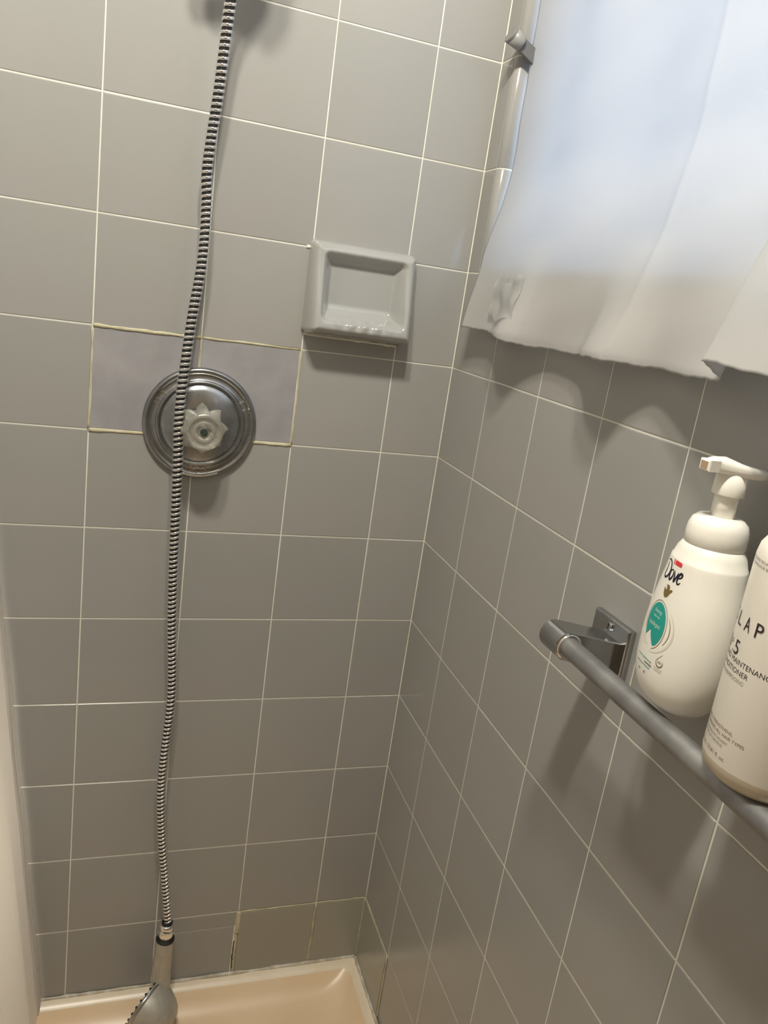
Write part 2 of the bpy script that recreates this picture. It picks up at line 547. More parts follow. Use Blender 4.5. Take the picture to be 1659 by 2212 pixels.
# ================================================================== shower pan
def rrect(x0, x1, y0, y1, r, z, n=8):
    pts = []
    for cx, cy, a0 in ((x1 - r, y1 - r, 0), (x0 + r, y1 - r, 90), (x0 + r, y0 + r, 180), (x1 - r, y0 + r, 270)):
        for k in range(n + 1):
            a = math.radians(a0 + 90 * k / n)
            pts.append((cx + r * math.cos(a), cy + r * math.sin(a), z))
    return pts
PX0, PX1, PY0, PY1 = -0.80, -0.0006, -1.30, -0.0006
pan = tag(empty('shower_pan', (-0.4, -0.65, -1.80)), 'beige moulded shower pan on the floor below the tiled walls', 'shower pan')
def off(vf, o):
    return [(v[0] - o[0], v[1] - o[1], v[2] - o[2]) for v in vf[0]], vf[1]
def rr(i, z, r): return rrect(PX0 + i, PX1 - i, PY0 + i, PY1 - i, r, z)
PL = (-0.4, -0.65, -1.80)
obj('rim', off(loft([rr(0, -1.80, .002), rr(0, ZT - .001, .002), rr(.001, ZT, .003), rr(.008, ZT - .0004, .008), rr(.015, ZT - .003, .013), rr(.021, ZT - .008, .018)], False, False), PL), 'pan_rim', pan, smooth=True)
obj('basin', off(loft([rr(.021, ZT - .008, .018), rr(.029, ZT - .017, .026), rr(.042, ZT - .030, .040), rr(.065, ZT - .041, .055), rr(.12, ZT - .048, .09), rr(.22, ZT - .051, .12), rr(.38, ZT - .056, .01)], False, True), PL), 'pan', pan, smooth=True)
dr = lathe_z([(.055, 0), (.055, .003), (.048, .004), (.0, .0042)], 32, cap1=False)
obj('drain', [ (v[0], v[1] , v[2] + (ZT - .056 + 1.80)) for v in dr[0]] and ([(v[0], v[1], v[2] + (ZT - .056 + 1.80)) for v in dr[0]], dr[1]), 'chrome', pan, smooth=True)
cb = bead('caulk_bead', [(-.006 - PL[0], -.0025 - PL[1], ZT + .0005 - PL[2]), (-.2 - PL[0], -.003 - PL[1], ZT - PL[2]), (-.45 - PL[0], -.003 - PL[1], ZT - PL[2]), (-.64 - PL[0], -.003 - PL[1], ZT + .0003 - PL[2])], 0.0042, 'caulk', pan, jit=0.0006, sq=0.8)
bead('caulk_bead', [(-.0045 - PL[0], -.004 - PL[1], ZT + .0005 - PL[2]), (-.0045 - PL[0], -.09 - PL[1], ZT - PL[2]), (-.004 - PL[0], -.20 - PL[1], ZT - PL[2]), (-.004 - PL[0], -.6 - PL[1], ZT - PL[2])], 0.0042, 'caulk', pan, jit=0.0006, flat='x', sq=0.8)

# ================================================================== soap dish (a glazed height field)
DX0, DX1, DZ0, DZ1 = -0.2625, -0.0925, -0.4345, -0.2945
def sm(t): t = max(0, min(1, t)); return t * t * (3 - 2 * t)
def dish():
    nx, nz = 110, 92
    W_, H_ = DX1 - DX0, DZ1 - DZ0
    vs, fs = [], []
    def rdist(px, pz, hw, hh, r):       # signed distance inside a rounded rectangle (positive inside)
        qx, qz = abs(px) - (hw - r), abs(pz) - (hh - r)
        return r - (math.hypot(max(qx, 0), max(qz, 0)) + min(max(qx, qz), 0))
    def easeu(i, n):                    # finer at the edges
        t = i / n
        return 0.5 - 0.5 * math.cos(PI * t) * (0.35 + 0.65 * abs(math.cos(PI * t)) ** 0.0) if False else t
    for j in range(nz + 1):
        for i in range(nx + 1):
            u, v = i / nx, j / nz
            px, pz = (u - .5) * W_, (v - .5) * H_
            d = rdist(px, pz, W_ / 2, H_ / 2, 0.011)
            top = 0.026 + 0.026 * sm((0.5 - v) / 1.0 + 0.5)       # leans forward towards the lower lip
            k = max(0.0, min(1.0, d / 0.017))
            hgt = top * (1 - (1 - k) ** 2.6) ** 0.62
            # pocket
            cx, cz = 0.0, 0.004
            di = rdist(px - cx, pz - cz, W_ / 2 - 0.0155, H_ / 2 - 0.0165, 0.013)
            kk = sm(di / 0.021)
            floor = 0.009
            lo = pz - cz + (H_ / 2 - 0.0165)                     # height above the bottom of the pocket
            floor = floor + 0.016 * (1 - sm(lo / 0.030))         # the tray slopes up to the lip
            if kk > 0:
                hgt = hgt * (1 - kk) + min(floor, hgt) * kk
            # wavy grip ridges on the lip
            wv = math.exp(-((pz + 0.0475) / 0.0065) ** 2) * sm(1 - abs(px) / 0.064)
            hgt += 0.0024 * wv * math.sin(px * 2 * PI / 0.021 + 0.8)
            hgt = max(hgt, 0.0)
            vs.append((DX0 + u * W_, -hgt, DZ0 + v * H_))
    for j in range(nz):
        for i in range(nx):
            a = j * (nx + 1) + i
            fs.append((a, a + 1, a + nx + 2, a + nx + 1))
    return vs, fs
dl = ((DX0 + DX1) / 2, 0, (DZ0 + DZ1) / 2)
sd = tag(empty('soap_dish', dl), 'gray glazed ceramic soap dish set in the back wall right of the valve', 'soap dish')
obj('dish_body', off(dish(), dl), 'ceramic', sd, smooth=True)
bd = bead('grout_bead', [(DX0 + .004 - dl[0], -.001, DZ0 - .001 - dl[2]), (-.17 - dl[0], -.001, DZ0 - .002 - dl[2]), (DX1 - .012 - dl[0], -.001, DZ0 - .003 - dl[2])], 0.0024, 'grout', sd)
bead('grout_bead', [(DX0 - .005 - dl[0], -.0004, -.3068 - dl[2]), (DX0 + .002 - dl[0], -.0006, -.3072 - dl[2])], 0.0024, 'grout', sd)

# ================================================================== shower valve
VX, VZ = -0.4035, -0.5905
vl = (VX, 0, VZ)
valve = tag(empty('shower_valve', vl), 'round worn chrome shower valve with a clear star-shaped knob on the back wall', 'shower valve')
def lv(prof, n=72, c0=True, c1=True): return lathe_y(prof, 0, 0, n, c0, c1)
esc = [(.0855, 0), (.0862, .003), (.0856, .0062), (.0838, .0086), (.0812, .0094), (.0788, .0086), (.0774, .0070), (.0762, .0066), (.0680, .0078), (.0672, .0086), (.0660, .0106), (.0642, .0114), (.0626, .0108), (.0616, .0100), (.0611, .0092)]
obj('escutcheon', lv(esc, 96, True, True), 'plate', valve, smooth=True)
obj('cover_disc', lv([(.0606, .004), (.0606, .0082), (.0596, .0098), (.0520, .0128), (.0400, .0160), (.0290, .0180), (.0215, .0188), (.0208, .0182), (.0200, .0150)], 96), 'plate', valve, smooth=True)
obj('sleeve', lv([(.0192, .012), (.0192, .0215), (.0178, .0235), (.0110, .0240), (.0110, .045)], 48), 'chrome', valve, smooth=True)
def knob():
    n = 96
    rings = []
    for h, r0, amp in ((.024, .012, 0), (.025, .020, .0008), (.030, .0275, .003), (.036, .0300, .0052), (.042, .0300, .0052), (.052, .0285, .0035), (.064, .0268, .0018), (.074, .0250, .0006), (.0765, .0235, 0), (.0770, .0210, 0), (.0745, .0190, 0), (.0740, .0150, 0), (.0755, .0135, 0), (.0750, .0105, 0), (.0700, .0080, 0)):
        ring = []
        for j in range(n):
            th = 2 * PI * j / n
            ph = ((th - math.radians(4)) * 8 / (2 * PI)) % 1
            tri = 1 - 2 * min(ph, 1 - ph) * 2 / 2 * 2 if False else (1 - 4 * min(ph, 1 - ph))   # +1 at a point, -1 in a hollow
            r = (r0 + amp * tri) * 1.10
            ring.append((r * math.cos(th), -h, r * math.sin(th)))
        rings.append(ring)
    return loft(rings)
kb = obj('knob', knob(), 'acrylic', valve)
obj('knob_screw', join(lv([(.0054, .069), (.0054, .0735), (.0046, .0748)], 24), lv([(.0014, .0748), (.0012, .0752)], 6)), 'screw', kb, smooth=False)
# raised marks on the ring: H, C, two ticks, an arc between them, the maker's word
def ring_pt(r, a, h): return (r * math.cos(a), -h, r * math.sin(a))
def ring_text(s, ang, r, h, ht, wd, flip=False, raise_=0.0012):
    vs, fs = text2d(s)
    x0 = min(v[0] for v in vs); x1 = max(v[0] for v in vs)
    out = []
    nb = len(vs)
    for lev in (0, 1):
        for x, y in vs:
            lx = ((x - x0) / (x1 - x0) - .5) * wd
            ly = (y / .69 - .5) * ht
            if flip:    # reads upright below the centre
                a = ang + lx / r; rr_ = r - ly
            else:
                a = ang - lx / r; rr_ = r + ly
            out.append(ring_pt(rr_, a, h + (raise_ if lev else -.0005)))
    fs2 = [tuple(i + nb for i in f) for f in fs]
    ed = {}
    for f in fs:
        for i in range(len(f)):
            e = (f[i], f[(i + 1) % len(f)])
            ed[e] = ed.get(e, 0) + 1
    for (a, b) in list(ed):
        if (b, a) not in ed:
            fs2.append((a, b, b + nb, a + nb))
    return out, fs2
D2 = math.radians
M['embossed'] = mat('embossed_chrome', (0.62, 0.62, 0.60, 1), 0.3, 1.0)
obj('letter_h', ring_text('H', D2(155), .0722, .0074, .0085, .0075), 'embossed', valve)
obj('letter_c', ring_text('C', D2(21), .0722, .0074, .0085, .0075), 'embossed', valve)
for a in (143, 33):
    a = D2(a)
    c_, s_ = math.cos(a), math.sin(a)
    t_ = (-s_, c_)
    vs = []
    for rr_ in (.0668, .0768):
        for wd_ in (-.0010, .0010):
            for hh in (.007, .0098):
                vs.append((rr_ * c_ + wd_ * t_[0], -hh, rr_ * s_ + wd_ * t_[1]))
    obj('tick_mark', (vs, box(0, 1, 0, 1, 0, 1)[1]), 'embossed', valve)
arc = [(.0772 * math.cos(D2(a)), -.0078, .0772 * math.sin(D2(a))) for a in range(33, 144, 3)]
obj('raised_arc', tube(arc, .0011, 8), 'embossed', valve, smooth=True)
obj('maker_word', ring_text('DELTA', D2(-90), .0725, .0070, .0082, .0320, True), 'embossed', valve)
arc2 = [(.0818 * math.cos(D2(a)), -.0094, .0818 * math.sin(D2(a))) for a in range(-112, -66, 3)]
obj('lower_lip', tube(arc2, .0018, 8), 'embossed', valve, smooth=True)

# ================================================================== hand shower on its hose
HP = [(-.400, -.125, .100), (-.405, -.105, .055), (-.4125, -.065, -.0175), (-.4185, -.045, -.1335), (-.4250, -.036, -.2270), (-.4220, -.034, -.2745), (-.4222, -.038, -.3488),
      (-.4318, -.044, -.4400), (-.4392, -.050, -.5610), (-.4362, -.052, -.6440), (-.4318, -.045, -.7930), (-.4262, -.038, -.9140), (-.4180, -.034, -1.0410),
      (-.4232, -.033, -1.2010), (-.4168, -.034, -1.3120), (-.4050, -.036, -1.4080), (-.3945, -.038, -1.4970), (-.3950, -.0385, -1.520)]
hand = tag(empty('hand_shower', (-.395, -.038, -1.72)), 'chrome hand shower hanging head down by its black-striped metal hose', 'hand shower')
hl = (-.395, -.038, -1.72)
path = catmull(HP, 14)
# resample by arc length
def resample(p, step):
    out = [p[0].copy()]
    acc = 0
    i = 0
    cur = p[0].copy()
    i = 1
    while i < len(p):
        d = (p[i] - cur).length
        if acc + d >= step:
            cur = cur + (p[i] - cur) * ((step - acc) / d)
            out.append(cur.copy())
            acc = 0
        else:
            acc += d
            cur = p[i].copy()
            i += 1
    return out
ds = 0.0078 / 20
fine = resample(path, ds)
core = fine[::12]
obj('hose', off(tube(core, 0.0066, 14), hl), 'black', hand, smooth=True)
def winding():
    vs, fs = [], []
    N = len(fine)
    half = 6      # half width in samples (of 20 per turn)
    prof = [(-5.4, .0062), (-4.9, .0075), (-2.2, .0081), (2.2, .0081), (4.9, .0075), (5.4, .0062)]
    fr = []
    for i in range(N):
        t = fine[min(i + 12, N - 1)] - fine[max(i - 12, 0)]
        fr.append(frame_of(t))
    m = len(prof)
    cnt = 0
    for i in range(8, N - 8):
        th = 2 * PI * i / 20
        for dk, r in prof:
            k = i + dk
            k0 = int(math.floor(k)); f = k - k0
            k0 = max(0, min(N - 2, k0))
            p = fine[k0].lerp(fine[k0 + 1], f)
            t, a, b = fr[max(0, min(N - 1, int(round(k))))]
            vs.append(p + (a * math.cos(th) + b * math.sin(th)) * r)
        if cnt:
            o_ = cnt * m
            for j in range(m - 1):
                fs.append((o_ - m + j, o_ - m + j + 1, o_ + j + 1, o_ + j))
        cnt += 1
    return vs, fs
obj('hose_winding', off(winding(), hl), 'chrome_hose', hand, smooth=True)
# swivel nut, handle, head
ntop = Vector((-.3948, -.0385, -1.500))
nd = (Vector((-.3965, -.041, -1.553)) - ntop).normalized()
def along(o_, d_, prof, n=28, cap=True):
    t, a, b = frame_of(d_)
    rings = [[o_ + t * h + (a * math.cos(2 * PI * j / n) + b * math.sin(2 * PI * j / n)) * r for j in range(n)] for h, r in prof]
    return loft(rings, cap, cap)
nut = obj('swivel_nut', off(along(ntop, nd, [(.006, .0100), (.007, .0125), (.012, .0130), (.0165, .0132)]), hl), 'chrome_hose', hand, smooth=True)
obj('nut_ring', off(along(ntop, nd, [(.0, .0092), (.002, .0098), (.0062, .0098)]), hl), 'black', nut, smooth=True)
obj('nut_groove', off(along(ntop, nd, [(.0163, .0124), (.0178, .0124)]), hl), 'black', nut, smooth=True)
obj('nut_barrel', off(along(ntop, nd, [(.0176, .0130), (.020, .0134), (.036, .0134), (.0375, .0120)]), hl), 'chrome_hose', nut, smooth=True)
obj('washer', off(along(ntop, nd, [(.0365, .0140), (.0375, .0165), (.0395, .0165), (.0405, .014)]), hl), 'black', hand, smooth=True)
H0 = ntop + nd * .0402
HA = [H0, Vector((-.3975, -.043, -1.570)), Vector((-.3990, -.045, -1.598)), Vector((-.3980, -.053, -1.622)), Vector((-.3975, -.064, -1.642)), Vector((-.3985, -.078, -1.660))]
ha = catmull(HA, 6)
rad = []
for i in range(len(ha)):
    t = i / (len(ha) - 1)
    rad.append(lerp_tab([(0, .0142), (.03, .0158), (.15, .0164), (.38, .0178), (.62, .0160), (.76, .0145), (.88, .0165), (1, .018)], t))
obj('handle', off(tube(ha, rad, 24), hl), 'handset', hand, smooth=True)
hn = Vector((-.66, .52, .28)).normalized()
hc = Vector((-.4210, -.070, -1.6620))
back = along(hc, hn, [(-.054, .004), (-.0535, .012), (-.0505, .023), (-.044, .0320), (-.033, .0395), (-.018, .0455), (-.006, .0485), (.0, .0490), (.003, .0495)], 48)
obj('head_shell', off(back, hl), 'handset', hand, smooth=True)
obj('head_rim', off(along(hc, hn, [(.003, .0498), (.0045, .0512), (.0085, .0512), (.0100, .0498), (.0105, .0450), (.009, .041)], 48), hl), 'chrome', hand, smooth=True)
nz = []
t_, a_, b_ = frame_of(hn)
for ringr, cnt in ((.046, 24), (.034, 16), (.02, 10), (.009, 5)):
    for j in range(cnt):
        a = 2 * PI * j / cnt
        nz.append(along(hc + (a_ * math.cos(a) + b_ * math.sin(a)) * ringr + hn * .0085, hn, [(0, .0024), (.0038, .0021), (.0044, .0012)], 8))
tag(obj('spray_nozzles', off(join(*nz), hl), 'black', hand), kind='stuff')

# shower arm and holder above the picture, which the hose hangs from
arm = tag(empty('wall_shower_mount', (-.40, 0, .30)), 'chrome shower arm and holder above the hose on the back wall', 'shower mount')
al = (-.40, 0, .30)
obj('flange', lathe_y([(.030, 0), (.030, .004), (.018, .010), (.0115, .012)], 0, 0, 32), 'chrome', arm, smooth=True)
obj('arm_pipe', off(tube(catmull([(-.40, 0, .30), (-.40, -.06, .30), (-.40, -.10, .26), (-.40, -.125, .16)], 6), .0105, 16), al), 'chrome', arm, smooth=True)
obj('holder', off(join(along(Vector((-.40, -.12, .19)), Vector((0, -.15, -1)), [(0, .014), (.01, .026), (.05, .029), (.095, .026), (.115, .013), (.12, .0095)]),
                       tube([(-.40, -.13, .10), (-.435, -.11, .07), (-.455, -.10, .055)], .015, 12)), al), 'chrome', arm, smooth=True)

# ================================================================== towel bar on the right wall
BX, BZ, BR = -0.070, -0.6815, 0.0105
BY0 = -0.577
bar = tag(empty('towel_bar', (0, -.56, -.69)), 'filmed gray metal towel bar on a square bracket across the right wall', 'towel bar')
bl = (0, -.56, -.69)
bpts = [(BX, BY0 + .012 - i * .02, BZ) for i in range(0, 41)]
obj('rod', off(tube(bpts, BR, 28), bl), 'bar', bar, smooth=True)
def bevbox(x0, x1, y0, y1, z0, z1, b=.002):
    # plate whose outer face (x0 side) is bevelled
    def rg(x, i): return [(x, y0 + i, z0 + i), (x, y1 - i, z0 + i), (x, y1 - i, z1 - i), (x, y0 + i, z1 - i)]
    return loft([rg(x1, 0), rg(x0 + b, 0), rg(x0 + b * .3, b * .3), rg(x0, b)])
def bracket(yc, parent, facing):
    """plate on the wall, arm out from it, a rounded hood round the rod end; yc = outer face of the arm"""
    pl = obj('wall_plate', off(bevbox(-.0085, -.0003, yc - .030, yc + .036, -.722, -.6600, .0022), bl), 'chrome', parent)
    z0r, z1r = -.7195, -.6785
    n = 14
    prof_tip = []
    outer = .0158
    for k in range(n + 1):                       # half circle round the rod, on the -x side
        a = PI / 2 + PI * k / n
        prof_tip.append((BX + outer * math.cos(a), BZ + outer * math.sin(a)))
    prof = [(-.006, z1r)] + prof_tip + [(-.006, z0r)]
    w0, w1 = (yc - .019, yc + .017)
    rings = [[(x, y, z) for x, z in prof] for y in (w0, w1)]
    def inset(p, d):
        return [(x + (d if x < -.02 else 0), z + (-d if z > BZ else d)) for x, z in p]
    rings = [[(x, w0, z) for x, z in inset(prof, .0012)], [(x, w0 + .0012, z) for x, z in prof], [(x, w1 - .0012, z) for x, z in prof], [(x, w1, z) for x, z in inset(prof, .0012)]]
    obj('bracket_arm', off(loft(rings), bl), 'chrome', parent)
    so = Vector((-.0085, yc + .004, -.6683))
    sc = obj('bracket_screw', off(along(so, Vector((-1, 0, 0)), [(0, .0052), (.0016, .0052), (.0024, .0044)], 20), bl), 'chrome', pl, smooth=False)
    obj('screw_slot', off(box(so.x - .0027, so.x - .0022, so.y - .0006, so.y + .0006, so.z - .0034, so.z + .0034), bl), 'black', sc)
    cy = w0 if facing < 0 else w1
    obj('rod_collar', off(along(Vector((BX, cy, BZ)), Vector((0, facing, 0)), [(-.001, .0142), (.0015, .0142), (.0022, .0128), (.0022, .0107)], 28), bl), 'chrome_hose', parent, smooth=True)
bracket(-.570, bar, -1)
bracket(-1.352, bar, 1)

# ================================================================== bottles
def sell(a, b, n_, z, N=64):
    ring = []
    for j in range(N):
        th = 2 * PI * j / N
        c, s = math.cos(th), math.sin(th)
        ring.append((a * (abs(c) ** (2 / n_)) * (1 if c >= 0 else -1), b * (abs(s) ** (2 / n_)) * (1 if s >= 0 else -1), z))
    return ring
ZB = -0.6705
PBx, PBy = -0.0455, -0.721
pump = tag(empty('pump_bottle', (PBx, PBy, ZB)), 'white foaming wash pump bottle with a teal oval, standing on the towel bar', 'bottle')
TA = [(0, .0190), (.002, .0215), (.006, .0262), (.014, .0310), (.026, .0340), (.045, .0348), (.075, .0342), (.10, .0322), (.120, .0300), (.1345, .0288)]
TB = [(0, .0235), (.002, .0270), (.006, .0330), (.014, .0390), (.026, .0430), (.045, .0450), (.075, .0436), (.10, .0398), (.120, .0352), (.1345, .0322)]
def tb(h): return lerp_lin(TA, h), lerp_lin(TB, h)
def lerp_lin(tab, x):
    if x <= tab[0][0]: return tab[0][1]
    for i in range(len(tab) - 1):
        (a, va), (b, vb) = tab[i], tab[i + 1]
        if x <= b:
            # cubic hermite with finite-difference slopes
            def sl(k):
                if k <= 0: return (tab[1][1] - tab[0][1]) / (tab[1][0] - tab[0][0])
                if k >= len(tab) - 1: return (tab[-1][1] - tab[-2][1]) / (tab[-1][0] - tab[-2][0])
                return (tab[k + 1][1] - tab[k - 1][1]) / (tab[k + 1][0] - tab[k - 1][0])
            hh = b - a; t = (x - a) / hh
            m0, m1 = sl(i) * hh, sl(i + 1) * hh
            return (2 * t ** 3 - 3 * t * t + 1) * va + (t ** 3 - 2 * t * t + t) * m0 + (-2 * t ** 3 + 3 * t * t) * vb + (t ** 3 - t * t) * m1
    return tab[-1][1]
rings = []
hs = [0, .002, .004, .006, .010, .014, .02, .026, .035, .045, .055, .065, .075, .085, .095, .105, .113, .120, .127, .1325]
for h in hs:
    a, b = tb(h)
    rings.append(sell(a, b, 2.25, h))
rings += [sell(.0286, .0320, 2.25, .1345), sell(.0282, .0314, 2.2, .1352), sell(.0268, .0290, 2.1, .1425), sell(.0240, .0250, 2.0, .1485), sell(.0225, .0225, 2.0, .1500)]
obj('bottle_body', loft(rings), 'white_pl', pump, smooth=True)
obj('collar', lathe_z([(.0240, .1492), (.0246, .1500), (.0248, .158), (.0242, .1640), (.0222, .1695), (.0185, .1728), (.0150, .1738), (.0110, .1740)], 48), 'white_pl', pump, smooth=True)
obj('pump_stem', lathe_z([(.0097, .1735), (.0095, .196)], 32), 'white_pl', pump, smooth=True)
obj('actuator', lathe_z([(.0108, .1925), (.0128, .1926), (.0130, .1932), (.0124, .2130)], 36), 'white_pl', pump, smooth=True)
def pump_head():
    # plan outline that narrows to the nozzle at -x; three levels
    N = 48
    def plan(s, z, tilt):
        ring = []
        for j in range(N):
            th = 2 * PI * j / N
            c, sn = math.cos(th), math.sin(th)
            x = .003 + .0320 * c
            wy = .0155 * lerp_lin([(-1, .42), (-.6, .55), (-.1, .92), (.3, 1.0), (.8, .95), (1, .9)], c)
            y = wy * (abs(sn) ** .8) * (1 if sn >= 0 else -1)
            ring.append((x * s, y * s, z + tilt * x))
        return ring
    return loft([plan(.80, .2095, -.06), plan(.93, .2105, -.06), plan(1.0, .2135, -.06), plan(1.0, .2160, -.10), plan(.96, .2182, -.12), plan(.80, .2196, -.12), plan(.4, .2202, -.12)])
phd = obj('pump_head', pump_head(), 'white_pl', pump, smooth=True)
pump.rotation_euler = (0, 0, D2(-9))
phd.rotation_euler = (0, 0, D2(9))
nzl = obj('nozzle', join(bevbox(-.0305, -.020, -.0062, .0062, .2112, .2205, .0014)), 'white_pl', phd)
obj('nozzle_opening', box(-.0309, -.0295, -.0038, .0038, .2127, .2190), 'tan', nzl)
# print on the front of the bottle; s runs to the reader's right (towards -y)
def on_pump(vs2, lift=0.0002):
    out = []
    for s, z in vs2:
        h = z - ZB
        a, b = tb(h)
        k = min(.995, abs(s) / b)
        x = -(a + lift) * (1 - k ** 2.25) ** (1 / 2.25)
        out.append((x, -s * (1 + lift / b), h))
    return out
def print_pump(name, parts, m, lift=0.0002, parent=pump):
    v, f = join(*parts)
    return obj(name, (on_pump(v, lift), f), m, parent)
def ell(cx, cz, rx, rz, a0=0, a1=360, n=40): return [(cx + rx * math.cos(D2(a0 + (a1 - a0) * i / n)), cz + rz * math.sin(D2(a0 + (a1 - a0) * i / n))) for i in range(n + 1)]
def fill(poly, cen):      # fan in rings so it hugs the curved surface
    vs, fs = [], []
    L = 8
    n = len(poly)
    for l in range(1, L + 1):
        vs += [(cen[0] + (x - cen[0]) * l / L, cen[1] + (z - cen[1]) * l / L) for x, z in poly]
    vs.append(cen)
    for l in range(L - 1):
        for j in range(n):
            k = (j + 1) % n
            fs.append((l * n + j, l * n + k, (l + 1) * n + k, (l + 1) * n + j))
    for j in range(n):
        fs.append((j, (j + 1) % n, len(vs) - 1))
    return vs, fs
BS = -.556      # baseline of the word
def let(P_, w_): return stroke2d(smooth2d(P_, 6), [w_ * (.55 + .9 * abs(math.sin(PI * i / (len(P_) * 6 - 6)))) for i in range((len(P_) - 1) * 6 + 1)])
dv = []
dv.append(let([(-.0125, BS + .0125), (-.0120, BS + .007), (-.0128, BS + .0008), (-.0095, BS - .0004), (-.0060, BS + .003), (-.0050, BS + .0085), (-.0072, BS + .0135), (-.0112, BS + .0152), (-.0145, BS + .0140)], .0013))
dv.append(let([(-.0010, BS + .0092), (-.0038, BS + .0075), (-.0040, BS + .0025), (-.0022, BS), (.0002, BS + .0030), (.0006, BS + .0070), (-.0010, BS + .0092)], .0014))
dv.append(let([(.0016, BS + .0092), (.0030, BS + .0050), (.0040, BS + .0004), (.0058, BS + .0050), (.0070, BS + .0092)], .0014))
dv.append(let([(.0078, BS + .0045), (.0110, BS + .0060), (.0118, BS + .0085), (.0100, BS + .0094), (.0080, BS + .0065), (.0080, BS + .0020), (.0100, BS + .0001), (.0122, BS + .0022)], .0015))
print_pump('brand_word', dv, 'navy')
bz = -.5665
bird = smooth2d([(-.0045, bz + .0035), (-.0035, bz - .002), (-.0005, bz - .0048), (.0030, bz - .0035), (.0055, bz + .0005), (.0075, bz + .0028), (.0062, bz + .0038), (.0040, bz + .0030), (.0026, bz + .0018), (.0030, bz + .0045), (.0010, bz + .0062), (-.0022, bz + .0058), (-.0010, bz + .0040), (-.0008, bz + .0020), (-.0028, bz + .0015), (-.0045, bz + .0035)], 4)
print_pump('bird_emblem', [fill(bird[:-1], (.0008, bz - .0005))], 'gold')
rt = [(x - .004, z) for x, z in ((.0030, -.5383), (.0105, -.5383), (.0118, -.5390), (.0122, -.5402), (.0118, -.5415), (.0105, -.5422), (.0030, -.5422), (.0022, -.5402))]
print_pump('red_tag', [fill(rt, (.0025, -.5402)), stroke2d([(-.0040, -.5386), (-.0022, -.5388)], .0010), stroke2d([(-.0044, -.5402), (-.0024, -.5403)], .0010), stroke2d([(-.0040, -.5417), (-.0022, -.5418)], .0010)], 'red')
oc = (-.0010, -.5968)
full = ell(oc[0], oc[1], .0138, .0196, -60, 222, 46)
teal = full + [(-.0098, -.6062), (-.0060, -.6020), (-.0048, -.6022), (-.0030, -.6070), (.0005, -.6120), (.0035, -.6150)]
print_pump('teal_oval', [fill(teal, (.0015, -.5960))], 'teal', .00025)
print_pump('oval_outline', [stroke2d(ell(oc[0], oc[1] - .0002, .0156, .0216, -75, 200, 50), .0005), stroke2d(ell(oc[0] + .0012, oc[1] - .001, .0190, .0190, -38, 42, 20), [.0002 + .0005 * math.sin(PI * i / 20) for i in range(21)])], 'gold')
print_pump('silver_halo', [stroke2d(ell(oc[0] + .0005, oc[1] - .0015, .0235, .0225, -85, 50, 30), [.0003 + .0014 * math.sin(PI * i / 30) for i in range(31)]),
                           stroke2d(ell(-.006, -.6100, .0060, .0068, 100, 290, 20), [.0002 + .0014 * math.sin(PI * i / 20) for i in range(21)])], 'silver', .00012)
print_pump('oval_text', [fit_text('foaming', -.0066, .0046, -.5862, .0030, .2), fit_text('body wash', -.0060, .0040, -.5906, .0020),
                         fit_text('hypoallergenic', -.0108, .0072, -.5985, .0038, .25)], 'pale', .0004)
dr_ = [(.0190, -.6165)] + [(.0172 + .0038 * math.cos(D2(a)), -.6240 + .0040 * math.sin(D2(a))) for a in range(165, 396, 11)]
print_pump('drop_mark', [stroke2d(dr_, [.0003 + .0007 * math.sin(PI * i / (len(dr_) - 1)) for i in range(len(dr_))]), fit_text('24h', .0148, .0196, -.6252, .0024)], 'gold')
def dashes(s0, s1, z, n, hh, slope=0.0):
    out = []
    x = s0
    for i in range(n):
        wdt = (s1 - s0) / n
        out.append(stroke2d([(x + wdt * .1, z + slope * (x - s0)), (x + wdt * .82, z + slope * (x - s0 + wdt))], hh * R.uniform(.8, 1.2)))
        x += wdt
    return out
print_pump('small_print_teal', dashes(-.0150, .0085, -.6290, 16, .0009) + dashes(-.0150, .0080, -.6352, 15, .0009), 'teal')
print_pump('small_print_brown', dashes(-.0020, .0095, -.6322, 9, .0014) + dashes(-.0095, -.0070, -.6412, 2, .0022) + dashes(-.0005, .0018, -.6412, 2, .0026), 'inkb')
print_pump('drop_caption', [fit_text('of continuous', .0125, .0222, -.6305, .0012), fit_text('nourishment', .0130, .0215, -.6326, .0012)], 'gold')

# ---- conditioner
OBx, OBy, OR = -0.0475, -0.8285, 0.0437
ZO = -0.6725
cond = tag(empty('conditioner_bottle', (OBx, OBy, ZO)), 'tall round cream conditioner bottle with black lettering, on the towel bar at the right edge', 'bottle')
obj('bottle_body', lathe_z([(.0, .0), (.030, .0), (.0375, .0022), (.0415, .0065), (.0432, .0115), (OR, .0155)], 72, cap1=False, cap0=False), 'cream_dk', cond, smooth=True)
obj('bottle_side', lathe_z([(OR, .0155), (OR + .0001, .0158), (OR + .0001, .165), (OR, .172), (.0425, .1795), (.0385, .1865), (.031, .1905), (.020, .192), (.0145, .193), (.0145, .200)], 72, cap0=False), 'cream_pl', cond, smooth=True)
obj('cap', lathe_z([(.0175, .198), (.018, .199), (.018, .218), (.0165, .220), (.0, .2205)], 40, cap1=False), 'cream_pl', cond, smooth=True)
def on_cond(vs2, lift=0.0002):
    """(arc length from the text axis, z) -> surface"""
    return [((OR + lift) * math.cos(D2(a)), (OR + lift) * math.sin(D2(a)), z - ZO) for a, z in vs2]
def cond_text(name, lines, m, lift=0.0002):
    parts = []
    for s, a0, a1, z, h in lines:
        parts.append(fit_text(s, a0, a1, z, h))
    v, f = join(*parts)
    return obj(name, (on_cond(v, lift), f), m, cond)
cond_text('brand_word', [(c, 137.8 + 15.6 * i - 4.3, 137.8 + 15.6 * i + 4.3, -.5535 - .0001 * i, .0108) for i, c in enumerate('OLAPLEX')], 'inkd', .0005)
